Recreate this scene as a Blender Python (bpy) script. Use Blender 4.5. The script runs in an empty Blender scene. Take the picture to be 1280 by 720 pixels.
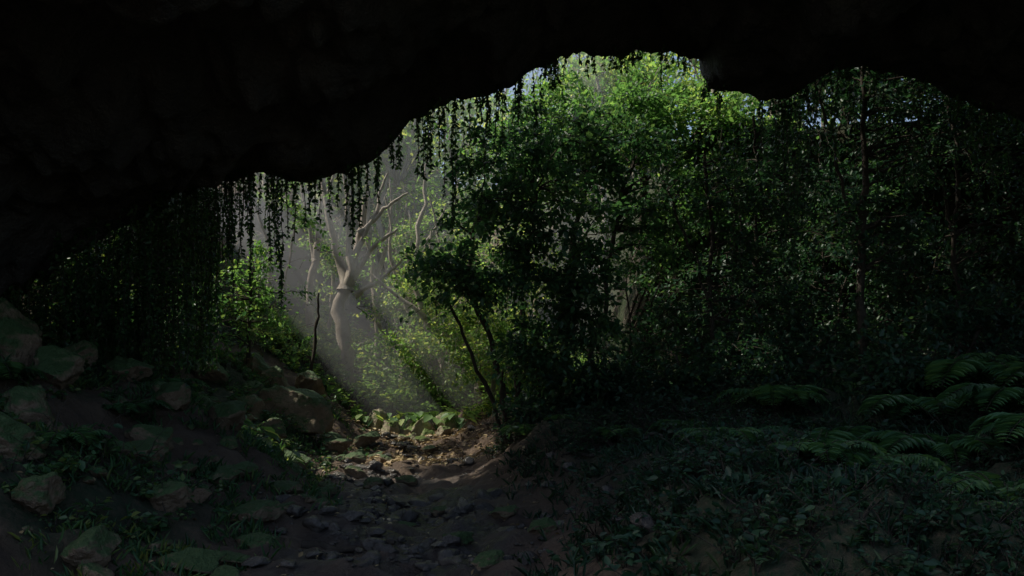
import bpy, math, numpy as np, time
from mathutils import Vector
T0=time.time()
rng=np.random.default_rng(7)
S=np.array([-.62,.1,.78]); S/=np.linalg.norm(S)

# ---------------------------------------------------------------- noise
def hsh(i,j,k):
    M=0xffffffff
    h=(i*374761393+j*668265263+k*1440662683)&M
    h=((h^(h>>13))*1274126177)&M
    h=((h^(h>>16))*2246822519)&M
    return ((h^(h>>15))&0xffffff)/float(0xffffff)
def vn(p):
    fl=np.floor(p); f=p-fl; i=fl.astype(np.int64); u=f*f*(3-2*f)
    r=0
    for a in (0,1):
        for b in (0,1):
            for c in (0,1):
                w=(u[:,0] if a else 1-u[:,0])*(u[:,1] if b else 1-u[:,1])*(u[:,2] if c else 1-u[:,2])
                r=r+w*hsh(i[:,0]+a,i[:,1]+b,i[:,2]+c)
    return r*2-1
def fbm(p,o=4,g=.5):
    r=0;a=1;p=np.array(p,float)
    for k in range(o):
        r=r+a*vn(p+17.3*k); a*=g; p=p*2.03
    return r
def sst(a,b,x):
    t=np.clip((x-a)/(b-a),0,1); return t*t*(3-2*t)
def nrm(v): return v/(np.linalg.norm(v,axis=-1,keepdims=True)+1e-9)

# ---------------------------------------------------------------- mesh helpers
class Acc:
    def __init__(s): s.V=[];s.Q=[];s.T=[];s.n=0;s.rq=[]
    def add(s,V,Q=None,T=None,r=None):
        V=np.asarray(V,float)
        if Q is not None and len(Q):
            Q=np.asarray(Q); s.Q.append(Q+s.n)
            s.rq.append(np.full(len(Q),.5) if r is None else r)
        if T is not None and len(T): s.T.append(np.asarray(T)+s.n)
        s.V.append(V); s.n+=len(V)
def build(name,acc,mat,parent=None,smooth=True,attrs=None):
    if not acc.V: return None
    V=np.concatenate(acc.V); Q=np.concatenate(acc.Q) if acc.Q else np.zeros((0,4),int)
    T=np.concatenate(acc.T) if acc.T else np.zeros((0,3),int)
    me=bpy.data.meshes.new(name)
    me.vertices.add(len(V)); me.vertices.foreach_set('co',V.astype(np.float32).ravel())
    nl=len(Q)*4+len(T)*3
    me.loops.add(nl); me.loops.foreach_set('vertex_index',np.concatenate([Q.ravel(),T.ravel()]).astype(np.int32))
    me.polygons.add(len(Q)+len(T))
    ls=np.concatenate([np.arange(len(Q))*4,len(Q)*4+np.arange(len(T))*3]).astype(np.int32)
    me.polygons.foreach_set('loop_start',ls)
    me.update(calc_edges=True)
    me.polygons.foreach_set('use_smooth',np.full(len(Q)+len(T),smooth))
    if acc.rq and not len(T):
        a=me.attributes.new('rnd','FLOAT','FACE'); a.data.foreach_set('value',np.concatenate(acc.rq).astype(np.float32))
    if attrs:
        for k,v in attrs.items():
            a=me.attributes.new(k,'FLOAT','POINT'); a.data.foreach_set('value',v.astype(np.float32))
    me.materials.append(mat)
    o=bpy.data.objects.new(name,me); bpy.context.scene.collection.objects.link(o)
    if parent: o.parent=parent
    return o
def empty(name,loc=(0,0,0)):
    o=bpy.data.objects.new(name,None); o.empty_display_size=.2
    bpy.context.scene.collection.objects.link(o); return o
def tube(acc,P,R,n=7):
    P=np.asarray(P,float);K=len(P);R=np.broadcast_to(R,(K,))
    t=nrm(np.gradient(P,axis=0)); ref=np.array([.31,.22,.92]) if abs(t[0,2])<.8 else np.array([.95,.2,.1])
    a=nrm(np.cross(t,ref)); b=np.cross(t,a)
    th=np.linspace(0,2*np.pi,n,endpoint=False)
    V=(P[:,None]+R[:,None,None]*(np.cos(th)[None,:,None]*a[:,None]+np.sin(th)[None,:,None]*b[:,None])).reshape(-1,3)
    i=np.arange(K-1)[:,None]*n; j=np.arange(n)[None]; j2=(j+1)%n
    Q=np.stack([i+j,i+j2,i+n+j2,i+n+j],-1).reshape(-1,4)
    acc.add(V,Q)
LT=np.array([(0,0,0),(.33,-.27,.07),(.7,-.2,.03),(1,0,-.12),(.7,.2,.03),(.33,.27,.07)])
# sun tunnels cut through the foliage to light chosen spots: (point, radius, start distance)
CLEAR=[((-2.15,19.,.5),.95,-.2),((-2.3,20.6,.3),.85,.6),((-.8,21.3,.6),.45,.4),((-3.9,21.2,1.2),.4,.8),((-4.3,24.,6.3),1.9,.6),((-5.,24.,4.),1.,1.),((-5.6,19.6,3.6),1.1,1.),
 ((2.4,19.4,8.),3.4,1.5),((5.2,19.,7.8),2.5,2.),((-1.6,24.3,4.),2.0,1.5),((-.3,22.6,4.),1.3,1.5),((-2.6,28,5.),2.4,2.),((-5.2,17.,3.),.9,1.),((-3.8,16.,1.4),.5,.5),((-.9,14.,3.6),.5,.7),((.4,14,5.3),.7,.7),((1.9,15.4,5.8),.9,.8)]
def beam_clear(P,pad=0.):
    k=np.ones(len(P),bool)
    for c,r,s in CLEAR:
        d=P-np.array(c); t=d@S; q=d-t[:,None]*S
        k&=~((t>s)&(np.linalg.norm(q,axis=1)<r+pad))
    return k
def leaves(acc,P,D,size,width=1.,tilt=.6,clear=True):
    P=np.asarray(P,float);D=nrm(np.asarray(D,float)); size=np.broadcast_to(size,(len(P),))
    if clear and len(P):
        k=beam_clear(P+.5*D*size[:,None],.4*size); P=P[k];D=D[k];size=size[k]
    if not len(P): return
    up=np.array([0,0,1.])+tilt*rng.normal(size=P.shape)
    n=nrm(up-(up*D).sum(1,keepdims=True)*D); b=np.cross(n,D)
    V=P[:,None]+size[:,None,None]*(LT[None,:,0:1]*D[:,None]+width*LT[None,:,1:2]*b[:,None]+LT[None,:,2:3]*n[:,None])
    i=np.arange(len(P))[:,None]*6
    Q=np.stack([i+np.array([[0,1,2,3]]),i+np.array([[0,3,4,5]])],1).reshape(-1,4)
    r=np.clip(.75*rng.random(len(P))+.25+.22*vn(P*.9),0,1)
    acc.add(V.reshape(-1,3),Q,r=np.repeat(r,2))

# ---------------------------------------------------------------- materials
def newmat(name):
    m=bpy.data.materials.new(name); m.use_nodes=True; nt=m.node_tree; nt.nodes.clear()
    return m,nt,nt.nodes.new('ShaderNodeOutputMaterial')
def ramp(nt,fac,stops):
    r=nt.nodes.new('ShaderNodeValToRGB'); e=r.color_ramp.elements
    while len(e)<len(stops): e.new(.5)
    for k,(p,c) in enumerate(stops): e[k].position=p; e[k].color=(*c,1)
    nt.links.new(fac,r.inputs[0]); return r.outputs[0]
def noise(nt,scale,detail=4,rough=.6,coord=None,dist=0):
    n=nt.nodes.new('ShaderNodeTexNoise'); n.inputs['Scale'].default_value=scale; n.inputs['Detail'].default_value=detail
    n.inputs['Roughness'].default_value=rough; n.inputs['Distortion'].default_value=dist
    if coord is None:
        g=nt.nodes.new('ShaderNodeNewGeometry'); coord=g.outputs['Position']
    nt.links.new(coord,n.inputs['Vector']); return n.outputs['Fac']
def mix(nt,f,a,b,mode='MIX'):
    m=nt.nodes.new('ShaderNodeMix'); m.data_type='RGBA'; m.blend_type=mode
    for s,v in ((m.inputs[0],f),(m.inputs[6],a),(m.inputs[7],b)):
        if isinstance(v,(int,float)): s.default_value=v
        elif isinstance(v,tuple): s.default_value=(*v,1)
        else: nt.links.new(v,s)
    return m.outputs[2]
def math_(nt,op,a,b=0.):
    m=nt.nodes.new('ShaderNodeMath'); m.operation=op
    for s,v in ((m.inputs[0],a),(m.inputs[1],b)):
        if isinstance(v,(int,float)): s.default_value=v
        else: nt.links.new(v,s)
    return m.outputs[0]
def leafmat(name,dark,light,yel,trans=.45,tm=(1.8,1.9,1.)):
    m,nt,out=newmat(name)
    at=nt.nodes.new('ShaderNodeAttribute'); at.attribute_name='rnd'
    c=ramp(nt,at.outputs['Fac'],[(.1,dark),(.75,light),(1.,yel)])
    p=nt.nodes.new('ShaderNodeBsdfPrincipled'); nt.links.new(c,p.inputs['Base Color']); p.inputs['Roughness'].default_value=.42
    p.inputs['Specular IOR Level'].default_value=.35
    t=nt.nodes.new('ShaderNodeBsdfTranslucent'); tc=mix(nt,1.,c,tm,'MULTIPLY'); nt.links.new(tc,t.inputs['Color'])
    x=nt.nodes.new('ShaderNodeMixShader'); x.inputs[0].default_value=trans
    nt.links.new(p.outputs[0],x.inputs[1]); nt.links.new(t.outputs[0],x.inputs[2]); nt.links.new(x.outputs[0],out.inputs[0])
    return m
def rockmat(name,c1,c2,c3,moss,mossamt,rough=.9,bs=1.,scale=1.):
    m,nt,out=newmat(name)
    g=nt.nodes.new('ShaderNodeNewGeometry'); pos=g.outputs['Position']
    n1=noise(nt,1.3*scale,4,.62,pos); n2=noise(nt,9*scale,4,.7,pos)
    base=ramp(nt,n1,[(.3,c1),(.5,c2),(.7,c3)])
    base=mix(nt,math_(nt,'MULTIPLY',n2,.7),base,(c1[0]*.4,c1[1]*.4,c1[2]*.4))
    if moss:
        sp=nt.nodes.new('ShaderNodeSeparateXYZ'); nt.links.new(g.outputs['Normal'],sp.inputs[0])
        n3=noise(nt,.9*scale,3,.6,pos)
        mk=math_(nt,'ADD',math_(nt,'MULTIPLY',sp.outputs[2],.35),math_(nt,'ADD',n3,math_(nt,'MULTIPLY',n2,.45)))
        mr=nt.nodes.new('ShaderNodeMapRange'); nt.links.new(mk,mr.inputs[0]); mr.inputs[1].default_value=1.15-mossamt; mr.inputs[2].default_value=1.35-mossamt
        base=mix(nt,mr.outputs[0],base,moss)
    p=nt.nodes.new('ShaderNodeBsdfPrincipled'); nt.links.new(base,p.inputs['Base Color']); p.inputs['Roughness'].default_value=rough
    p.inputs['Specular IOR Level'].default_value=.25 if rough>.8 else .5
    b=nt.nodes.new('ShaderNodeBump'); b.inputs['Strength'].default_value=1.; b.inputs['Distance'].default_value=.1*bs
    nt.links.new(n2,b.inputs['Height']); nt.links.new(b.outputs[0],p.inputs['Normal']); nt.links.new(p.outputs[0],out.inputs[0])
    return m
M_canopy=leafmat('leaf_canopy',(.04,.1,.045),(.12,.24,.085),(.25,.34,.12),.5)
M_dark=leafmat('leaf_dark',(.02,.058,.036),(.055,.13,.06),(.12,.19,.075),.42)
M_shade=leafmat('leaf_shade',(.013,.04,.027),(.03,.078,.044),(.06,.11,.05),.33)  # darker leaf copy: the right side's shade put into the colour
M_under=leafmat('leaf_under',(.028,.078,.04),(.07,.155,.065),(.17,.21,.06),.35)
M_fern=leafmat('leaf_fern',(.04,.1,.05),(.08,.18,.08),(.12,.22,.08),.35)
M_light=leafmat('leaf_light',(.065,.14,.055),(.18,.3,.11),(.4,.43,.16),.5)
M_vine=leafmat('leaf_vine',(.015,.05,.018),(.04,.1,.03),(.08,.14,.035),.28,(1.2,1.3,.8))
M_litter=leafmat('leaf_litter',(.14,.09,.045),(.38,.28,.14),(.6,.5,.28),.15,(1,1,1))  # dry leaves kept extra pale, sun brightness put into the colour
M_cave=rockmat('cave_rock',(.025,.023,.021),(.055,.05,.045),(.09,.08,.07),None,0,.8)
M_cliff=rockmat('cliff_rock',(.05,.042,.035),(.11,.09,.07),(.17,.14,.11),(.02,.035,.012),.45)
M_boul=rockmat('boulder_rock',(.15,.1,.062),(.27,.19,.12),(.38,.29,.19),(.05,.095,.028),.44,.75,.6,1.8)
M_pale=rockmat('sunlit_pale_rock',(.3,.25,.18),(.46,.4,.29),(.6,.53,.4),(.1,.15,.04),.34,.85,.4,2.5)  # rocks of the sun patch, sunlight painted in as a pale colour
M_peb=rockmat('stone_wet',(.05,.046,.042),(.11,.097,.085),(.2,.175,.15),None,0,.22,.3,3)
M_bark=rockmat('bark',(.045,.038,.03),(.085,.07,.055),(.13,.11,.09),None,.3,.9,.3,3)
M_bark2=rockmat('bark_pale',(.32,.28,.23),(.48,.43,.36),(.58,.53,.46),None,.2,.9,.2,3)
def groundmat():
    m,nt,out=newmat('ground_soil')
    g=nt.nodes.new('ShaderNodeNewGeometry'); pos=g.outputs['Position']
    n1=noise(nt,1.1,5,.65,pos); n2=noise(nt,16,5,.75,pos)
    base=ramp(nt,n1,[(.3,(.08,.052,.035)),(.5,(.145,.098,.065)),(.68,(.21,.15,.1))])
    base=mix(nt,math_(nt,'MULTIPLY',n2,.7),base,(.028,.021,.016))
    w=nt.nodes.new('ShaderNodeAttribute'); w.attribute_name='wet'
    gr=nt.nodes.new('ShaderNodeAttribute'); gr.attribute_name='green'
    wf=math_(nt,'MULTIPLY',w.outputs['Fac'],ramp(nt,n1,[(.42,(1,1,1)),(.62,(.3,.3,.3))]))
    base=mix(nt,wf,base,(.032,.03,.03))
    gm=math_(nt,'MULTIPLY',gr.outputs['Fac'],ramp(nt,n2,[(.35,(0.4,0.4,0.4)),(.55,(1,1,1))]))
    base=mix(nt,gm,base,(.022,.04,.016))
    p=nt.nodes.new('ShaderNodeBsdfPrincipled'); nt.links.new(base,p.inputs['Base Color'])
    ro=math_(nt,'SUBTRACT',.9,math_(nt,'MULTIPLY',wf,.8)); nt.links.new(ro,p.inputs['Roughness'])
    p.inputs['Specular IOR Level'].default_value=.5
    b=nt.nodes.new('ShaderNodeBump'); b.inputs['Strength'].default_value=1.; b.inputs['Distance'].default_value=.06
    nt.links.new(n2,b.inputs['Height']); nt.links.new(b.outputs[0],p.inputs['Normal']); nt.links.new(p.outputs[0],out.inputs[0])
    return m
M_ground=groundmat()

# ---------------------------------------------------------------- terrain
HB=2.  # rise behind the camera, kept low for the added fill light
def pc(y): return -.85-.085*(np.clip(y,0,26)-6)+.22*np.sin(y*.75+.6)*(np.asarray(y)<17)
def yc(x): return 19.2-.32*np.maximum(x-5,0)+.5*np.sin(x*.9)   # foot of right-hand cliff
def G(x,y,noise=True):
    x=np.asarray(x,float);y=np.asarray(y,float)
    w=1.12-.02*np.clip(y-6,0,20); d=x-pc(y)
    l=np.maximum(0,-d-w); r=np.maximum(0,d-w*.8)
    z=.46*np.minimum(l,9)*sst(-.4,1.8,l)
    z=z+.6*sst(0,1.7,r)*(.55+.45*sst(7,12,y))+.12*np.minimum(r,10)
    z=z+.12*np.clip(y-17,0,15)+.3*np.clip(y-32,0,60)
    z=z+sst(12,18,y)*sst(.3,3,l)*.5+3.2*sst(3.5,5.6,l)*sst(12.8,15.5,y)
    z=z+5.2*sst(1.2,3.6,y-yc(x))*sst(2.2,4.5,x)
    z=z+HB*sst(-4,-10,y)
    if noise:
        P=np.stack([x.ravel(),y.ravel(),0*x.ravel()],1)
        inpath=(1-sst(-.3,1.,l+r)).ravel()
        n=fbm(P*.55,4)*.26*(1-.75*inpath)+fbm(P*3.1+9,4)*(.055+.015*(1-inpath))
        bump=np.abs(fbm(P*1.7+3,3))*.12
        z=z+(n+bump*1).reshape(x.shape)-.08*np.exp(-(d/.5)**2)
    return z
def axis(lo,hi,st,far,g=1.13):
    a=list(np.arange(lo,hi,st)); s=st;x=hi
    while x<far: a.append(x); s*=g; x+=s
    s=st;x=lo-st
    while x>-far: a.insert(0,x); s*=g; x-=s
    return np.array(a)
xs=axis(-8,8,.06,260); ys=axis(4,23,.06,260)
X,Y=np.meshgrid(xs,ys); Z=G(X,Y)
def gridQ(ny,nx):
    i=np.arange(ny-1)[:,None]*nx+np.arange(nx-1)[None]; return np.stack([i,i+1,i+nx+1,i+nx],-1).reshape(-1,4)
P0=np.stack([X.ravel(),Y.ravel(),0*X.ravel()],1)
Z=Z+(fbm(P0*7,3)*.026).reshape(X.shape)
a=Acc(); a.add(np.stack([X,Y,Z],-1).reshape(-1,3),gridQ(len(ys),len(xs)))
dd=X-pc(Y); off=np.maximum(0,np.abs(dd)-1.1)
build('ground',a,M_ground,attrs={'wet':((1-sst(.0,.9,np.abs(dd+.05)-.5))*(1-sst(11,15,Y))).ravel(),'green':(sst(.2,1.2,off).ravel()*np.maximum(sst(-.3,.25,fbm(P0*.8,3)),sst(.8,2.4,dd).ravel()))})  # right bank forced full green: darker colour painted against light from behind

# ---------------------------------------------------------------- cave shell
lipx=np.array([-16,-12,-9,-7.4,-6.6,-5.8,-5.0,-4.5,-4.0,-3.7,-3.35,-2.7,-2.35,-1.8,-1.45,-1,-.35,0,.45,.9,1.35,1.8,2.4,2.74,2.8,3.4,3.9,4.3,4.75,5.2,5.8,6.4,7.2,9.5,12,16])
lipz=np.array([-2,-1,1.2,2.3,2.9,3.4,3.9,4.2,4.4,4.5,4.55,4.4,4.5,4.8,5.12,5.4,5.47,5.7,5.82,5.96,6.04,6.22,6.2,6.12,5.62,5.55,5.5,5.78,5.92,5.85,5.65,5.45,5.15,4.2,.5,-2])
cx=np.concatenate([np.linspace(-16,-8,40,endpoint=False),np.linspace(-8,8,400,endpoint=False),np.linspace(8,16,40)])
o1=np.stack([cx*1.9,0*cx,0*cx],1)
L=np.interp(cx,lipx,lipz)
ker=np.array([1,2,1.])/4; L=np.concatenate([L[:1],np.convolve(L,ker,'valid'),L[-1:]])
L=L+.06*fbm(o1,2)+.05*fbm(o1*3.3,4,.6)
ylip=12+.45*fbm(np.stack([cx*.35,0*cx+5,0*cx],1),3)*sst(16,9,np.abs(cx))
YB=6.   # shell left open behind the camera, an opening added for fill light
rows=[]
for u in np.linspace(1,0,24):
    P=np.stack([cx*.5,0*cx+u*4,0*cx],1)
    rows.append(np.stack([cx,YB-.8*u+fbm(P,4)*.4,L+.6+(12-L)*u],1))
nv=90
for v in np.linspace(0,1,nv)[1:]:
    t=v**.8
    y=YB+(ylip-YB)*t
    z=L+.45*(1-t)**.5
    P=np.stack([cx*.7,y*.7,0*cx],1)
    fade=sst(1,.85,t)
    k=fbm(P,5)*.45+.25-np.abs(fbm(P*1.9+4,4))*.35
    rows.append(np.stack([cx,y,z+k*fade],1))
nu=60
for u in np.linspace(0,1,nu)[1:]:
    z=L+(12.6-L)*u
    y=ylip+1.2*u**.8+.15*sst(0,.05,np.full_like(cx,u))
    P=np.stack([cx*.5,z*.7,0*cx+3],1)
    n=fbm(P,5)*.7*sst(0,.12,np.full_like(cx,u))
    rows.append(np.stack([cx,y+n,z],1))
for u in np.linspace(0,1,10)[1:]:
    y=(ylip+1.3)*(1-u)+(YB-.8)*u
    rows.append(np.stack([cx,y,12.6+1.*np.sin(u*3.1)+.3*fbm(np.stack([cx*.3,y*.3,0*cx],1),3)],1))
R=np.stack(rows)
a=Acc(); a.add(R.reshape(-1,3),gridQ(R.shape[0],R.shape[1]))
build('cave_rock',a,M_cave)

# ---------------------------------------------------------------- right cliff
cu=np.linspace(1.6,26,260); cv=np.linspace(0,1,90)
U,Vv=np.meshgrid(cu,cv)
H=6.6*sst(1.6,4.4,U)+.4
Zc=-.2+(H+.5)*np.minimum(Vv/.85,1)
P=np.stack([U.ravel()*.6,Zc.ravel()*.9,0*U.ravel()],1)
Yc=yc(U)+ (fbm(P,5)*.9).reshape(U.shape)+.35*np.sin(Zc*2.1+U*.5)*.5+.9*(Vv)+np.maximum(Vv-.85,0)/.15*4
a=Acc(); a.add(np.stack([U,Yc,Zc],-1).reshape(-1,3),gridQ(90,260))
build('rock_cliff',a,M_cliff)

# ---------------------------------------------------------------- rocks
import bmesh
def ico(n):
    bm=bmesh.new(); bmesh.ops.create_icosphere(bm,subdivisions=n,radius=1)
    V=np.array([v.co[:] for v in bm.verts]); F=np.array([[v.index for v in f.verts] for f in bm.faces]); bm.free(); return V,F
I4=ico(5); I35=ico(4); I3=ico(3); I2=ico(2)
def rockshape(Vi,seed,fine=.07):
    r=np.random.default_rng(seed); V=Vi.copy()
    for k in range(15):
        n=r.normal(size=3); n/=np.linalg.norm(n); d=r.uniform(.5,.88)
        s=np.maximum(0,V@n-d); V-=s[:,None]*n*.96
    V*=1+ (fbm(V*1.6+seed,3)*.14+fbm(V*5+seed,4)*fine)[:,None]
    return V
def boulder(x,y,sx,sy,sz,seed,sink=.3,name='boulder',mat=None):
    V=rockshape(I4[0],seed)*np.array([sx,sy,sz])
    an=.9*math.sin(seed*3.1); c,s=math.cos(an),math.sin(an); V=V@np.array([[c,s,0],[-s,c,0],[0,0,1]])
    an=.3*math.sin(seed*5.1); c,s=math.cos(an),math.sin(an); V=V@np.array([[c,0,s],[0,1,0],[-s,0,c]])
    z=float(G(np.array([x]),np.array([y]))[0])+sz*(1-2*sink)*.9
    a=Acc(); a.add(V+np.array([x,y,z]),T=I4[1]); build(name,a,mat or M_boul)
for b in [(-4.0,16.,.7,.6,.62,3,.2),(-3.1,17.5,.42,.3,.18,4,.2),(-3.3,15.8,.4,.35,.22,5,.2),(-5.1,13.6,.32,.3,.3,6,.3),
          (-5.6,15.6,.38,.35,.3,7,.3),(-2.7,10.,.28,.22,.15,8,.3),(-2.55,8.4,.3,.25,.15,9,.3),(-3.6,10.8,.35,.3,.22,10,.3),
          (-2.6,6.9,.3,.25,.15,11,.3),(-4.6,8.2,.32,.3,.28,12,.2),(-4.3,7.2,.36,.34,.28,13,.25),(-3.6,8.3,.3,.22,.18,14,.25),
          (-5.6,9.6,.36,.3,.32,15,.2),(-6.3,10.6,.5,.4,.45,16,.2),(-2.4,13.2,.25,.2,.12,17,.3),(-3.4,13.2,.35,.25,.2,18,.3),
          (-4.4,18.6,.4,.4,.4,20,.3),(-5.3,17.4,.4,.4,.4,21,.3),(-1.5,7.4,.16,.12,.07,22,.4),
          (-.5,8.4,.2,.15,.09,23,.4),(-1.2,9.3,.16,.14,.08,24,.4),(-.2,7.2,.18,.14,.09,25,.4),(-1.9,11.7,.2,.15,.1,26,.4),
          (-3.05,7.6,.25,.2,.16,27,.25),(-4.9,10.9,.34,.3,.26,28,.2),(-3.9,9.2,.3,.24,.2,29,.25),(-1.7,17.6,.2,.16,.09,30,.3),
          (-3.7,6.6,.26,.22,.2,32,.25),(-3.1,6.3,.24,.2,.15,33,.25),(-2.3,7.7,.2,.17,.1,34,.3),(-3.1,9.3,.28,.22,.16,35,.25),(-4.6,12.6,.38,.3,.3,36,.2),(-4.0,14.2,.35,.3,.25,37,.25),(-2.9,11.6,.26,.22,.14,38,.3),(-2.7,14.6,.24,.2,.14,39,.3),(-2.6,16.2,.26,.2,.14,40,.3),(-5.9,12.2,.4,.3,.35,41,.3),
          (-5.0,9.3,.3,.28,.26,43,.2),(-4.1,10.3,.3,.24,.22,44,.25),(-3.4,12.1,.24,.2,.16,46,.25),(-5.6,10.9,.3,.26,.24,53,.2),(-4.6,14.9,.3,.28,.26,54,.2),(-3.6,17.0,.34,.3,.24,55,.2),(-4.7,17.0,.34,.3,.34,56,.2),
          (-2.2,9.9,.17,.14,.09,57,.3),(-.9,10.4,.16,.13,.08,58,.35),(-1.6,12.8,.2,.16,.1,59,.3),(-2.2,14.9,.22,.18,.11,60,.3),(-1.5,15.6,.2,.15,.1,61,.3),(-.1,9.4,.17,.15,.1,62,.3),(.3,8.3,.2,.16,.11,63,.3)]:
    boulder(*b[:5],b[5],b[6])
for b in [(-2.75,19.2,.3,.26,.26,19,.2),(-1.55,18.9,.24,.2,.16,31,.2),(-2.1,19.7,.38,.3,.3,70,.15),(-1.9,18.4,.24,.18,.12,71,.3),(-2.4,18.5,.18,.15,.1,72,.3),(-3.1,19.8,.32,.28,.34,73,.15),(-1.45,19.6,.3,.25,.3,74,.15),(-2.2,18.9,.16,.14,.12,75,.25),(-1.9,19.15,.2,.18,.18,76,.2),(-2.45,19.3,.18,.16,.18,77,.2)]:
    boulder(*b[:5],b[5],b[6],'sun_patch_rock',M_pale)  # pale rock colour brightens the sun patch
# broken rock down the left bank
a=Acc(); shm=[rockshape(I35[0],300+k,.06) for k in range(10)]
N=150; py=rng.uniform(5.6,17,N); px=pc(py)-1.15-2.6*rng.random(N)**1.3; sz=.06+.13*rng.random(N)**2.2
gz=G(px,py)
for k in range(N):
    V=shm[k%10]*sz[k]*np.array([1.25,1,.75+.2*math.sin(k)]); an=rng.random()*6.28;c,s=math.cos(an),math.sin(an)
    a.add(V@np.array([[c,s,0],[-s,c,0],[0,0,1]])+np.array([px[k],py[k],gz[k]+sz[k]*.2]),T=I35[1])
build('rubble',a,M_boul)
# stones and pebbles on the stream bed
a=Acc(); N=6000
py=4.5+15*rng.random(N)**1.2; px=pc(py)+rng.normal(size=N)*.9-.1
cl=fbm(np.stack([px*1.3,py*1.3,0*px],1),3)
ok=(np.abs(px-pc(py))<2.6)&(rng.random(N)<sst(-.35,.5,cl)+.08); px=px[ok];py=py[ok]; q=rng.random(len(px)); sz=.01+.014*rng.random(len(px))+.05*q**5+.08*q**18
gz=G(px,py); shp=[rockshape(I2[0],100+k,.02) for k in range(8)]; shb=[rockshape(I3[0],200+k,.05) for k in range(12)]
for k in range(len(px)):
    big=sz[k]>.04
    V=(shb[k%12] if big else shp[k%8])*sz[k]*np.array([1.3,1,.65+.2*math.sin(k)]); an=rng.random()*6.28;c,s=math.cos(an),math.sin(an)
    a.add(V@np.array([[c,s,0],[-s,c,0],[0,0,1]])+np.array([px[k],py[k],gz[k]+sz[k]*.1]),T=(I3 if big else I2)[1])
build('gravel',a,M_peb)
# leaf litter, its pale tone standing in for sunlight on the patch
f=Acc(); N=3400; x=rng.normal(size=N)*1.2-1.9; y=rng.uniform(14.5,21.,N); z=G(x,y)+.02+.02*rng.random(N)
leaves(f,np.stack([x,y,z],1),rng.normal(size=(N,3))*[1,1,.25],.09*(.5+rng.random(N)),1.,.35,clear=False)
N=700; x=rng.normal(size=N)*2.2-1.; y=rng.uniform(6,15,N); z=G(x,y)+.02+.02*rng.random(N)
leaves(f,np.stack([x,y,z],1),rng.normal(size=(N,3))*[1,1,.25],.05*(.5+rng.random(N)),1.,.35,clear=False)
build('leaf_litter',f,M_litter)

# ---------------------------------------------------------------- trees
def wob(p0,p1,n,amp,sag=0):
    p0=np.array(p0,float);p1=np.array(p1,float); t=np.linspace(0,1,n)[:,None]
    P=p0+(p1-p0)*t
    w=np.cumsum(rng.normal(size=(n,3)),0); w-=w[0]; w-=t*w[-1]
    L_=np.linalg.norm(p1-p0)
    P=P+w*amp*L_/math.sqrt(n)*.6; P[:,2]+=sag*L_*np.sin(t[:,0]*np.pi); return P
def tree(name,stems,crowns,leafmat_,bark,leaf=.085,lper=70,spray=.28,limb=.03,clear=True,width=1.):
    """stems: list of (polyline, r0, r1); crowns: list of (centre, radii, nboughs)"""
    root=empty(name); w=Acc(); f=Acc(); nodes=[];nr=[]
    for pl,r0,r1 in stems:
        pl=np.array(pl,float); Q=[]
        for i in range(len(pl)-1): Q.append(wob(pl[i],pl[i+1],7,.12)[:-1])
        Q=np.concatenate(Q+[pl[-1:]]); rr=np.linspace(r0,r1,len(Q))
        rr=rr*(1+.1*rng.normal(size=len(Q))); rr[0]*=1.6; rr[1]*=1.15
        tube(w,Q,rr,9); nodes.append(Q[len(Q)//4:]); nr.append(rr[len(Q)//4:])
    for c,rad,nb in crowns:
        c=np.array(c,float);rad=np.array(rad,float)
        nodesA=np.concatenate(nodes); nrA=np.concatenate(nr)
        d=nrm(rng.normal(size=(nb,3)))*(rng.random((nb,1))**.4)
        B=c+d*rad*(1+.25*rng.normal(size=(nb,1)))
        new=[];newr=[]
        for p in B:
            dist=np.linalg.norm(nodesA-p,axis=1)+.8*np.maximum(0,nodesA[:,2]-p[2]); k=np.argmin(dist)
            P_=wob(nodesA[k],p,8,.18,.06); r0=min(nrA[k]*.6,limb*(.5+np.linalg.norm(nodesA[k]-p)*.4)); rr=np.linspace(r0,.004,8)
            if not clear or beam_clear(P_[3:]).all(): tube(w,P_,rr,5)
            new.append(P_[3:7]); newr.append(rr[3:7])
            out=nrm((p-c)/rad**1)+np.array([0,0,.1])
            n=int(lper*(.5+rng.random()))
            nt_=5
            for q in range(nt_):
                dv=nrm(out*.5+rng.normal(size=3)*np.array([1,1,.45])); Lt=spray*(1+1.3*rng.random())
                tw=p+np.outer(np.linspace(0,1,4),dv*Lt)+np.outer(np.linspace(0,1,4)**2,[0,0,-.25*Lt])
                if not clear or beam_clear(tw[-1:])[0]: tube(w,tw,np.linspace(.006,.002,4),3)
                m=n//nt_; s=rng.random(m); pos=p+np.outer(s,dv*Lt)+np.outer(s**2,[0,0,-.25*Lt])+rng.normal(size=(m,3))*spray*np.array([.28,.28,.16])
                D=dv*.6+rng.normal(size=(m,3))*.7+np.array([0,0,-.25])
                leaves(f,pos,D,leaf*(.6+.8*rng.random(m)),clear=clear,width=width)
        if len(new)>2:
            nodes.append(np.concatenate(new[:len(new)//2])); nr.append(np.concatenate(newr[:len(new)//2]))
    build('trunk_and_limbs',w,bark,root); build('foliage',f,leafmat_,root)
    return root
def g(x,y): return float(G(np.array([x],float),np.array([y],float))[0])-.08
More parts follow.
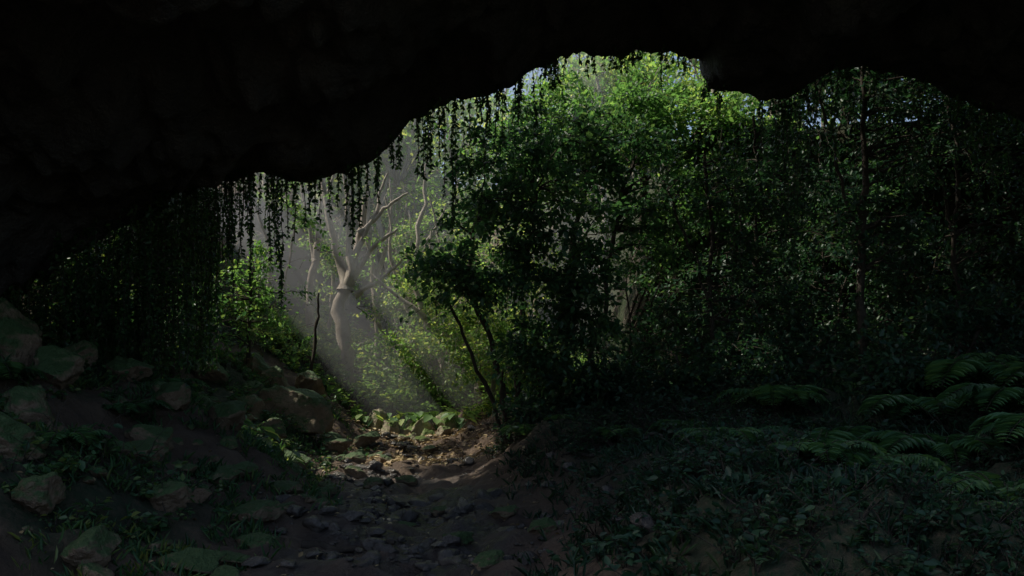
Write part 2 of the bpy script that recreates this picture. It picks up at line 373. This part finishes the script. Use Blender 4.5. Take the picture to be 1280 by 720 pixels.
# central tree
z0=g(.1,15.0)
tree('broadleaf_tree',[
  ([(0,15.,z0),(-.35,14.7,2.2),(-.8,14.2,3.1),(-.5,13.7,4.3)],.06,.03),
  ([(.15,15.1,z0),(.1,14.8,2.0),(.25,14.2,3.3),(.4,13.7,4.6)],.07,.03),
  ([(.3,15.1,z0),(.5,14.7,1.9),(.8,14.3,2.6),(1.1,14,3.6)],.05,.025),
  ([(-.1,15.1,z0),(-.7,14.7,2.0),(-1.1,14.3,2.9)],.04,.02)],
  [((.15,13.6,4.3),(1.15,.9,1.1),60),((-.75,13.4,3.25),(.75,.6,.5),30),((1.0,13.6,3.0),(.8,.7,.75),38),((.6,13.9,2.0),(.8,.5,.5),30),((-.25,13.6,5.2),(.5,.5,.4),12)],
  M_dark,M_bark,leaf=.105,lper=75)
z0=g(1.0,14.6)
tree('broadleaf_tree',[([(.9,15.2,z0),(.9,15.2,2.5),(1.2,15.2,4.5),(1.5,15.2,5.8)],.08,.03),([(1.4,15.2,z0),(1.7,15.3,3),(2.2,15.6,5.4)],.06,.03)],
  [((1.6,15.4,5.6),(1.2,.9,.8),45),((2.3,15.6,4.4),(1.0,.8,.9),30),((.9,15.3,6.0),(.8,.7,.6),20)],M_dark,M_bark,leaf=.1,lper=70)
# tall trees rooted on top of the cliff
z0=g(3.4,21)
tree('tall_tree',[([(3.4,22,z0),(3.3,21.5,6),(3.0,20.5,8.3)],.14,.05),([(3.4,22,z0),(4.4,21.5,7),(5.0,20.6,8.2)],.1,.04)],
  [((2.7,19.8,7.5),(1.9,1.3,.95),80),((4.9,19.6,7.3),(1.7,1.2,1.15),70),((1.3,19.8,7.0),(1.1,1,1.),40),((1.3,20.3,8.5),(1.1,1,.6),30),((-.3,20.5,7.6),(1.,1,.6),26),((4.6,18.8,5.8),(1.6,.9,.8),46)],M_canopy,M_bark,leaf=.115,lper=80,spray=.36)
z0=g(8,20)
tree('tall_tree',[([(8,20.5,z0),(7.8,20,8),(7.5,19,9.8)],.14,.05)],
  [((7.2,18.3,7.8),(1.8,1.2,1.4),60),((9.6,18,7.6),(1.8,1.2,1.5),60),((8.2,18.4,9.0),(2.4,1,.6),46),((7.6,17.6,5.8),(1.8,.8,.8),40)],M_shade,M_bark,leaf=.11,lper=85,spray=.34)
# shrubs draping off the cliff
tree('shrub',[([(5.5,19.3,5.0),(5.3,18.5,5.2)],.05,.03),([(7.5,18.6,5.0),(7.2,17.6,5.0)],.05,.03)],
  [((5.3,18.2,4.6),(1.3,.6,.7),30),((7.2,17.4,4.6),(1.4,.6,.8),34),((3.2,18.6,4.6),(1.2,.6,1.1),36)],M_dark,M_bark,leaf=.09,lper=80)
# slender trees near the mouth on the right
for (x,y,h) in [(5.6,13.4,5.4),(3.5,14.6,4.6),(7.3,13.9,5.2),(4.6,15.6,5.)]:
    z0=g(x,y)
    tree('slender_tree',[([(x,y,z0),(x-.15,y-.1,z0+h*.45),(x-.1,y-.1,z0+h*.7),(x-.25,y-.2,z0+h)],.085 if x==5.6 else .045,.025),([(x-.15,y-.1,z0+h*.45),(x-.6,y-.2,z0+h*.7),(x-.9,y-.3,z0+h*.85)],.03,.015)],
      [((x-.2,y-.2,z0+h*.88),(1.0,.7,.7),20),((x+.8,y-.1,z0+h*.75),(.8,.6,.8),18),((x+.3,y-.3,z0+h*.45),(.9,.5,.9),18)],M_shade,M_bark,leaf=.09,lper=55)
# pale branching trees, back left, in the sun
tree('pale_tree',[
 ([(-4.75,24,1.0),(-4.9,24,3.4),(-4.5,24,4.6),(-4.1,23.9,6.6)],.24,.07),
 ([(-4.7,24,4.0),(-5.0,24,5.4),(-5.3,23.9,7.0)],.15,.06),
 ([(-4.5,24,4.4),(-3.9,23.9,5.2),(-3.2,23.8,5.7)],.1,.04),
 ([(-4.6,24,4.2),(-4.55,23.9,5.6),(-4.7,23.8,7.3)],.12,.05),
 ([(-4.4,24,3.9),(-3.7,24,4.3),(-3.1,24,4.9)],.08,.03),
 ([(-4.3,24,5.6),(-3.6,23.9,6.3),(-2.9,23.8,6.7)],.07,.03),
 ([(-4.4,24,5.0),(-3.8,24,6.2),(-3.5,24,7.3)],.08,.03)],
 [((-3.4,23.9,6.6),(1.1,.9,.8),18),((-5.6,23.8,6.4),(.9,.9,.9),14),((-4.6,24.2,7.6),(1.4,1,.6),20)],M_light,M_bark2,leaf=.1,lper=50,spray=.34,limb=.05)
for (x,y,h,ln) in [(-5.9,25.2,6.2,.4),(-3.3,25.6,6.6,.7),(-1.9,23.4,4.2,-1.),(-4.2,27.,7.,-.5)]:
    z0=g(x,y)
    tree('pale_tree',[([(x,y,z0),(x+.3*ln,y,z0+h*.4),(x+.6*ln,y,z0+h*.65),(x+ln,y,z0+h)],.13,.05),([(x+.3*ln,y,z0+h*.4),(x-.5*ln,y,z0+h*.62),(x-.7*ln,y-.1,z0+h*.9)],.08,.03),([(x+.5*ln,y,z0+h*.58),(x+1.4*ln,y-.1,z0+h*.75),(x+1.9*ln,y-.1,z0+h*.86)],.06,.025)],
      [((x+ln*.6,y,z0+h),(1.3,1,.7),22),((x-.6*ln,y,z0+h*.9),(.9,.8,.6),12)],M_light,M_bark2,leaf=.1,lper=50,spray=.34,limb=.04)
# light understory trees behind
for (x,y,h,sd) in [(-2.2,24.5,5.5,1),(-.9,22.5,4.6,2),(-1.6,27.5,7.5,3),(-6.3,21.5,3.6,4),(.4,24,7.2,5),(-3.4,29,6.5,6),(-.6,20.6,3.,7),(-3.1,26.5,4.,8),(-5.9,27,6.,9),(-2.4,26,6.8,10),(-2.6,23.2,2.2,11)]:
    z0=g(x,y)
    tree('young_tree',[([(x,y,z0),(x+.2,y,z0+h*.4),(x-.1,y-.2,z0+h*.9)],.07,.03),([(x,y,z0+.3),(x+.6,y,z0+h*.4),(x+.9,y-.2,z0+h*.75)],.04,.02)],
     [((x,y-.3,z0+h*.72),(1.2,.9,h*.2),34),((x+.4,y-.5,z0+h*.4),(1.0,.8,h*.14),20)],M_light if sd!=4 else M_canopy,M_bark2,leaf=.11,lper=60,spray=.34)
# left dim trees
for (x,y,h) in [(-5.4,17.2,2.6),(-5.9,14.6,1.8),(-6.4,12.9,1.5),(-4.6,19.5,2.7),(-7.4,13.4,1.8)]:
    z0=g(x,y)
    tree('shrub',[([(x,y,z0),(x+.1,y,z0+h*.5),(x+.2,y-.1,z0+h*.8)],.05,.02)],
     [((x+.1,y-.1,z0+h*.65),(.95,.7,h*.35),32)],M_canopy if y>17 else M_under,M_bark,leaf=.09,lper=65)
# unseen trees added as sun blockers, crowns out of view over the mouth
tree('sun_blocker_tree',[([(-9.5,17,g(-9.5,17)),(-9,16.8,8),(-8,16.3,13)],.35,.12),([(-9,16.8,8),(-5,16.2,12.4)],.15,.06)],
  [((-8.4,15.6,13.2),(3.6,2.8,1.2),80),((-2.5,15.9,13.4),(3.4,2.3,1.2),60)],M_canopy,M_bark,leaf=.42,lper=34,spray=.7,limb=.05)
tree('sun_blocker_tree',[([(7.5,22.5,g(7.5,22.5)),(6.5,21.5,10),(4,17.3,13)],.3,.12)],
  [((3.4,16.2,13.2),(3.2,2.2,1.3),80),((8,17.,12.4),(4.,3.4,1.5),80)],M_canopy,M_bark,leaf=.42,lper=34,spray=.7,limb=.05)
tree('sun_blocker_tree',[([(-15,23,g(-15,23)),(-14.5,22.8,8),(-12.8,22,13.)],.35,.12)],
  [((-12.3,21.3,13.4),(3.4,2.3,1.),150)],M_canopy,M_bark,leaf=.4,lper=38,spray=.6,limb=.05)

# distant forest
root=empty('distant_forest'); w=Acc(); f=Acc()
for k in range(100):
    y=31+30*rng.random()**1.2; x=rng.uniform(-.75,.75)*y
    z0=g(x,y); h=rng.uniform(6,9.5)
    if abs(x/y-.17)<.04: h*=.75
    if abs(x/y+.09)<.1: h*=1.2
    top=np.array([x,y,z0+h]); tube(w,wob((x,y,z0-.2),top,9,.1),np.linspace(.16,.05,9),6)
    for q in range(26):
        c=top+rng.normal(size=3)*np.array([1.3,1.0,h*.23])-np.array([0,0,h*.18]); m=26
        tube(w,wob(top-np.array([0,0,h*.4]),c,5,.1),np.linspace(.04,.01,5),4)
        leaves(f,c+rng.normal(size=(m,3))*np.array([.55,.5,.28]),rng.normal(size=(m,3))+[0,0,-.3],.27*(.6+.8*rng.random(m)),clear=False)
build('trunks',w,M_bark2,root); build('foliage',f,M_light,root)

# ---------------------------------------------------------------- hanging vines
def vine(w,f,p,Ln,leaf=.055,dens=60):
    Ln=max(Ln,.15)
    n=max(6,int(Ln*9)); t=np.linspace(0,1,n); sw=np.cumsum(rng.normal(size=(n,2)),0)*.012
    P=np.stack([p[0]+sw[:,0],p[1]+sw[:,1],p[2]+.12-t*(Ln+.12)],1)
    tube(w,P,.005,4)
    m=int(Ln*dens)+3; s=rng.random(m); pos=np.stack([np.interp(s,t,P[:,k]) for k in range(3)],1)
    D=rng.normal(size=(m,3))*[1,1,.3]+[0,0,-.9]
    leaves(f,pos,D,leaf*(.6+.8*rng.random(m)),1.1,1.,clear=False)
def lipat(x): return float(np.interp(x,cx,ylip)),float(np.interp(x,cx,L))
root=empty('hanging_vines'); w=Acc(); f=Acc()
VL=[(-3.37,1.9),(-3.42,1.5),(-3.5,1.3),(-3.34,1.7),(-3.7,.9),(-3.8,1.2),(-3.95,1.6),(-4.05,1.1),(-4.2,1.4),(-3.2,.9),(-2.9,.5),(-2.6,.6),(-2.5,.45),(-2.27,1.15),(-2.24,1.0),(-2.2,.9),(-1.95,.5),(-1.6,.45),(-1.3,.35),(-1.12,.9),(-1.0,.6),(-.95,1.3),(-.82,1.9),(-.8,1.75),(-.78,1.6),(-.7,1.0),(-.6,.7),(-.45,.5),(-.2,.3),(.1,.25),(.67,.4),(.75,.3),(1.1,.3),(1.3,.2),(1.75,.2),(2.1,.6),(2.15,.35),(2.5,.25),(3.72,1.6),(3.77,2.3),(3.85,2.1),(3.92,2.6),(3.8,2.4),(4.0,1.8),(4.1,1.2),(4.7,.5),(5.2,.8),(5.6,1.4),(5.65,1.),(6.2,.9),(6.6,1.6),(6.65,1.3),(6.9,.8),(7.1,1.9),(7.2,1.5),(4.5,1.3),(5.05,1.7)]
VL+=[(x,.1+.8*rng.random()**2) for x in rng.uniform(-3.9,.6,90)]+[(x,rng.uniform(.08,.3)) for x in rng.uniform(.4,3,40)]+[(x,.1+1.5*rng.random()**3) for x in rng.uniform(3.4,7.6,34)]
VL+=[(x,rng.uniform(.35,.95)*(1.2+.9*(-x-4))) for x in rng.uniform(-5.2,-3.95,40)]
for x,l in VL:
    y,z=lipat(x); vine(w,f,(x,y-.05+rng.normal()*.06,z),min(l,2.4))
# thick curtains on the dark left side
for k in range(220):
    x=rng.uniform(-7.4,-4.4); y,z=lipat(x); vine(w,f,(x,y+rng.uniform(-.6,1.2),z+.1),min(rng.uniform(.5,1.)*(z-g(x,y)+.3),2.6),.065,60)
for k in range(20):
    x=rng.uniform(-4.6,-3.5); y,z=lipat(x); vine(w,f,(x,y+rng.uniform(.3,1.2),z+rng.uniform(.1,.5)),rng.uniform(.6,1.8))
for k in range(30):
    x=rng.uniform(2.6,9); vine(w,f,(x,float(yc(np.array(x)))-rng.uniform(.4,1.2),rng.uniform(4.2,6.)),rng.uniform(1.,3.),.07,40)
for k in range(14):
    x=rng.uniform(3.,8.4); y=rng.uniform(13.2,17.); z=rng.uniform(4.6,6.4); vine(w,f,(x,y,z),rng.uniform(2.,4.2),.07,22)
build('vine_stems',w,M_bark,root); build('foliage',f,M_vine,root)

# ---------------------------------------------------------------- undergrowth
def scatter(name,N,xr,yr,mask,hgt,leaf,mat,ml=22,width=1.):
    w=Acc();f=Acc(); x=rng.uniform(*xr,N); y=rng.uniform(*yr,N)
    k=rng.random(N)<mask(x,y); x=x[k];y=y[k]; z=G(x,y)
    hs=hgt(x,y)*(.4+.9*rng.random(len(x)))
    for i in range(len(x)):
        h=hs[i]; ns=4; lf=leaf*rng.uniform(.6,1.5)
        for q in range(ns):
            dv=np.array([rng.normal()*.45,rng.normal()*.45,1.])*h
            b=np.array([x[i],y[i],z[i]-.03]); t=np.linspace(0,1,4)
            P_=b+np.outer(t,dv)-np.outer(t**2,[0,0,.25*h]); tube(w,P_,np.linspace(.006,.002,4),3)
            m=ml//ns+1; s=rng.uniform(.25,1,m); pos=b+np.outer(s,dv)-np.outer(s**2,[0,0,.25*h])
            ln=lf*(.6+.8*rng.random(m)); leaves(f,pos,rng.normal(size=(m,3))*[1,1,.3]+[0,0,.05],ln,width,.5,clear=True)
    root=empty(name); build('stems',w,M_bark,root); build('foliage',f,mat,root)
def nz(x,y,s,o=0): return fbm(np.stack([x*s+o,y*s,0*x],1),3)
scatter('undergrowth',3200,(-8,-1.7),(4.6,22),lambda x,y: sst(1.1,2.2,-(x-pc(y)))*sst(-.35,.35,nz(x,y,.8)+.12*np.abs(x+2)-.25+.25*sst(9,12,y)),lambda x,y:(.2+.2*sst(0,.5,nz(x,y,.5,3)))*(.55+.45*sst(6,10,y)),.06,M_under)
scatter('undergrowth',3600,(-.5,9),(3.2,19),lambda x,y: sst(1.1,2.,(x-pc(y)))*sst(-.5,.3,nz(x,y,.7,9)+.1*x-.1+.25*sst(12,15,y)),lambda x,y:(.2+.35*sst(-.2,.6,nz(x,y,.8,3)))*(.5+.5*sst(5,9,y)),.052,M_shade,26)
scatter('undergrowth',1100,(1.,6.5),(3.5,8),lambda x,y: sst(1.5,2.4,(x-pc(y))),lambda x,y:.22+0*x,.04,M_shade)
scatter('undergrowth',1500,(-7,2),(19.6,30),lambda x,y: np.maximum(sst(.9,1.5,np.abs(x-pc(y))),sst(20.6,21.6,y)),lambda x,y:.5+0*x,.11,M_light)
# low creeping herbs and grass over the soil
def grass(name,N,xr,yr,mask,mat,hh=.12):
    x=rng.uniform(*xr,N); y=rng.uniform(*yr,N); k=rng.random(N)<mask(x,y); x=x[k];y=y[k]; z=G(x,y)-.01; n=6
    P_=np.repeat(np.stack([x,y,z],1),n,0)+rng.normal(size=(len(x)*n,3))*[.04,.04,0]
    f=Acc(); leaves(f,P_,rng.normal(size=P_.shape)*[.5,.5,.1]+[0,0,.75],hh*(.5+rng.random(len(P_))),.2,1.,clear=False); build(name,f,mat)
grass('grass',4600,(-7,-1.6),(4.6,18),lambda x,y: sst(.8,1.8,-(x-pc(y)))*sst(-.4,.3,nz(x,y,1.3,5)),M_under)
grass('grass',5200,(-.2,8),(3.4,18),lambda x,y: sst(.8,1.8,(x-pc(y)))*sst(-.6,.2,nz(x,y,1.1,25)),M_shade)
# dark bushes on the right bank
for (x,y,r,h) in [(2.6,13.6,.9,1.0),(4.2,13.2,1.0,1.1),(6.4,12.4,1.1,1.2),(7.6,13.6,1.1,1.6),(3.4,15.5,1.1,1.9),(5.3,15.2,1.1,1.7),(1.6,14.2,.7,.9),(.7,14.4,.5,.6),(5.0,11.0,.7,.6),(7.2,15.6,1.2,2.4),(2.2,16.5,1.1,2.4),(4.2,16.8,1.2,2.6),(6.,16.6,1.2,2.6)]:
    z0=g(x,y)
    tree('bush',[([(x,y,z0),(x+.1,y,z0+h*.5),(x,y-.1,z0+h)],.03,.015),([(x,y,z0),(x+.3*r,y,z0+h*.5),(x+.6*r,y-.1,z0+h)],.03,.015)],
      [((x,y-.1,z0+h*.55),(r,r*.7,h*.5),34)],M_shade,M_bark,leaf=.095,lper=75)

# ferns
def fern(x,y,sz,nf=12,rot=0):
    w=Acc();f=Acc(); z=g(x,y)+.08
    for k in range(nf):
        an=rot+k*2*np.pi/nf+rng.normal()*.2; Lf=sz*rng.uniform(.75,1.15); t=np.linspace(0,1,12)
        h=np.array([math.cos(an),math.sin(an),0])
        P_=np.array([x,y,z])+np.outer(t*Lf*.85,h)+np.outer(Lf*(1.05*t-.95*t**2.1),[0,0,1.]); tube(w,P_,np.linspace(.007,.002,12),4)
        m=28; s=np.linspace(.14,1,m); pos=np.stack([np.interp(s,t,P_[:,q]) for q in range(3)],1)
        side=np.cross(h,[0,0,1]); ln=Lf*.26*np.sin(np.pi*np.clip(s*.93+.04,0,1))**.7+.01
        for sg in (-1,1):
            D=sg*side+h*.35+np.array([0,0,-.15])+rng.normal(size=(m,3))*.06
            leaves(f,pos,D,ln,.42,.15,clear=False)
    root=empty('fern'); build('rachis',w,M_bark,root); build('fronds',f,M_fern,root)
for (x,y,s) in [(3.3,8.8,.95),(4.0,7.9,.9),(2.5,9.4,.7),(5.6,10.2,1.25),(6.3,9.4,1.1),(4.6,9.6,.9),(5.1,8.4,1.),(1.5,11.2,.55),(2.2,10.6,.6),(.9,13.2,.5),(3.4,11,.9),(2.9,7.0,.75),(3.7,6.4,.75),(2.3,6.4,.5),(3.1,5.8,.5),(4.5,7.0,.8),(1.9,7.8,.5),(-4.7,11.4,.7),(-5.2,12.4,.8),(-3.9,12.6,.5),(-5.3,8.7,.65),(-4.4,9.7,.55),(-3.9,7.5,.45),(.2,13.5,.5),(4.4,12.0,.9),(6.6,11.2,1.),(5.4,12.6,1.)]:
    fern(x,y,s,rot=x)
# big-leaf plants
def bigleaf(x,y,s,n=9):
    w=Acc();f=Acc(); z=g(x,y)+.06
    for k in range(n):
        an=k*2.4; h=np.array([math.cos(an),math.sin(an),0]); t=np.linspace(0,1,6)
        P_=np.array([x,y,z])+np.outer(t**1.3*s*.5,h)+np.outer(t*s*rng.uniform(.6,1.),[0,0,1]); tube(w,P_,np.linspace(.011,.006,6),5)
        leaves(f,P_[-1:]-h*.25*s*.4,(h+np.array([0,0,-.45]))[None],s*.55,1.35,.15,clear=False)
    root=empty('taro_plant'); build('stalks',w,M_under,root); build('leaves',f,M_light,root)
for (x,y,s) in [(-3.75,12.2,.5),(-3.95,11.9,.42),(-3.35,12.6,.35),(-2.9,20.1,.5),(-3.3,19.4,.45),(-1.2,19.4,.5),(-2.2,20.2,.6),(-1.75,19.9,.6),(-2.55,19.7,.5)]: bigleaf(x,y,s)

# roots on the right bank, fallen branch, bare twigs
for k in range(7):
    y=8.8+k*.5+rng.normal()*.2; x1=pc(y)+2.5+rng.uniform(-.2,.6); n=18; t=np.linspace(0,1,n)
    xx=x1-t*rng.uniform(.8,1.5)+.05*np.cumsum(rng.normal(size=n)); yy=y-t*rng.uniform(-.5,1.2)+.05*np.cumsum(rng.normal(size=n))
    zz=G(xx,yy)+.015+.06*np.sin(t*np.pi)*rng.random(); a=Acc(); tube(a,np.stack([xx,yy,zz],1),np.linspace(.035,.007,n)*rng.uniform(.5,1.2),7); build('tree_root',a,M_bark)
for (x,y,dx,dy,r) in [(-2.0,8.1,.9,-.1,.045),(1.3,6.9,1.2,1.0,.05)]:
    n=14;t=np.linspace(0,1,n); xx=x+dx*t;yy=y+dy*t+.03*np.sin(t*9); a=Acc(); tube(a,np.stack([xx,yy,G(xx,yy)+.03],1),np.linspace(r,r*.5,n),8); build('fallen_branch',a,M_bark)
a=Acc()
for k in range(26):
    x=-3.55+rng.normal()*.3; y=7.6+rng.normal()*.25; z=g(x,y); tube(a,wob((x,y,z),(x+rng.normal()*.3,y+rng.normal()*.2,z+rng.uniform(.25,.6)),7,.15),np.linspace(.006,.002,7),4)
build('dry_twigs',a,M_bark)

# ---------------------------------------------------------------- mist tubes shaped as the light shafts, thin haze beyond
def mist(name,c,r,bot,top,dens,box=None):
    me=bpy.data.meshes.new(name); V=[];F=[];n=20
    if box:
        lo,hi=box; V=[(x,y,z) for x in (lo[0],hi[0]) for y in (lo[1],hi[1]) for z in (lo[2],hi[2])]
        F=[(0,1,3,2),(4,6,7,5),(0,4,5,1),(2,3,7,6),(0,2,6,4),(1,5,7,3)]
    else:
        c=np.array(c); e1=nrm(np.cross(S,[0,1,0])); e2=np.cross(S,e1)
        for t in (bot,top):
            for k in range(n):
                th=k*2*np.pi/n; V.append(tuple(c+S*t+r*(math.cos(th)*e1+math.sin(th)*e2)))
        F=[tuple(range(n))[::-1],tuple(range(n,2*n))]+[(k,(k+1)%n,n+(k+1)%n,n+k) for k in range(n)]
    me.from_pydata(V,[],F)
    m,nt,out=newmat(name); v=nt.nodes.new('ShaderNodeVolumeScatter'); v.inputs['Density'].default_value=dens; v.inputs['Anisotropy'].default_value=0
    v.inputs['Color'].default_value=(.92,.98,1,1)
    nt.links.new(v.outputs[0],out.inputs['Volume']); me.materials.append(m)
    o=bpy.data.objects.new(name,me); bpy.context.scene.collection.objects.link(o)
mist('mist',(-2.3,20.6,.3),.8,-.1,7.2,.24)
mist('mist',(-.8,21.3,.6),.4,.2,7.4,.24)
mist('mist',(-3.9,21.2,1.2),.35,.2,6.4,.24)
mist('haze',None,0,0,0,.015,((-10,22.4,-.5),(3.,31,13)))

# ---------------------------------------------------------------- light
sc=bpy.context.scene
W=bpy.data.worlds.new('World'); sc.world=W; W.use_nodes=True; nt=W.node_tree
sky=nt.nodes.new('ShaderNodeTexSky'); sky.sky_type='NISHITA'; sky.sun_disc=False
sky.sun_elevation=math.asin(S[2]); sky.sun_rotation=math.atan2(S[0],S[1]); sky.dust_density=3
nt.links.new(sky.outputs[0],nt.nodes['Background'].inputs[0]); nt.nodes['Background'].inputs[1].default_value=.15
ld=bpy.data.lights.new('sun','SUN'); ld.energy=5; ld.angle=math.radians(.5); ld.color=(1,.93,.8)
lo=bpy.data.objects.new('sun',ld); lo.rotation_euler=Vector(S).to_track_quat('Z','Y').to_euler(); lo.location=(-10,20,25); sc.collection.objects.link(lo)
cd=bpy.data.cameras.new('camera'); cd.lens=30; cd.shift_y=.086; cd.clip_end=2000
co=bpy.data.objects.new('camera',cd); co.location=(0,0,1.6); co.rotation_euler=(math.radians(90),0,0); sc.collection.objects.link(co); sc.camera=co
sc.view_settings.view_transform='Standard'; sc.view_settings.look='None'; sc.view_settings.exposure=0
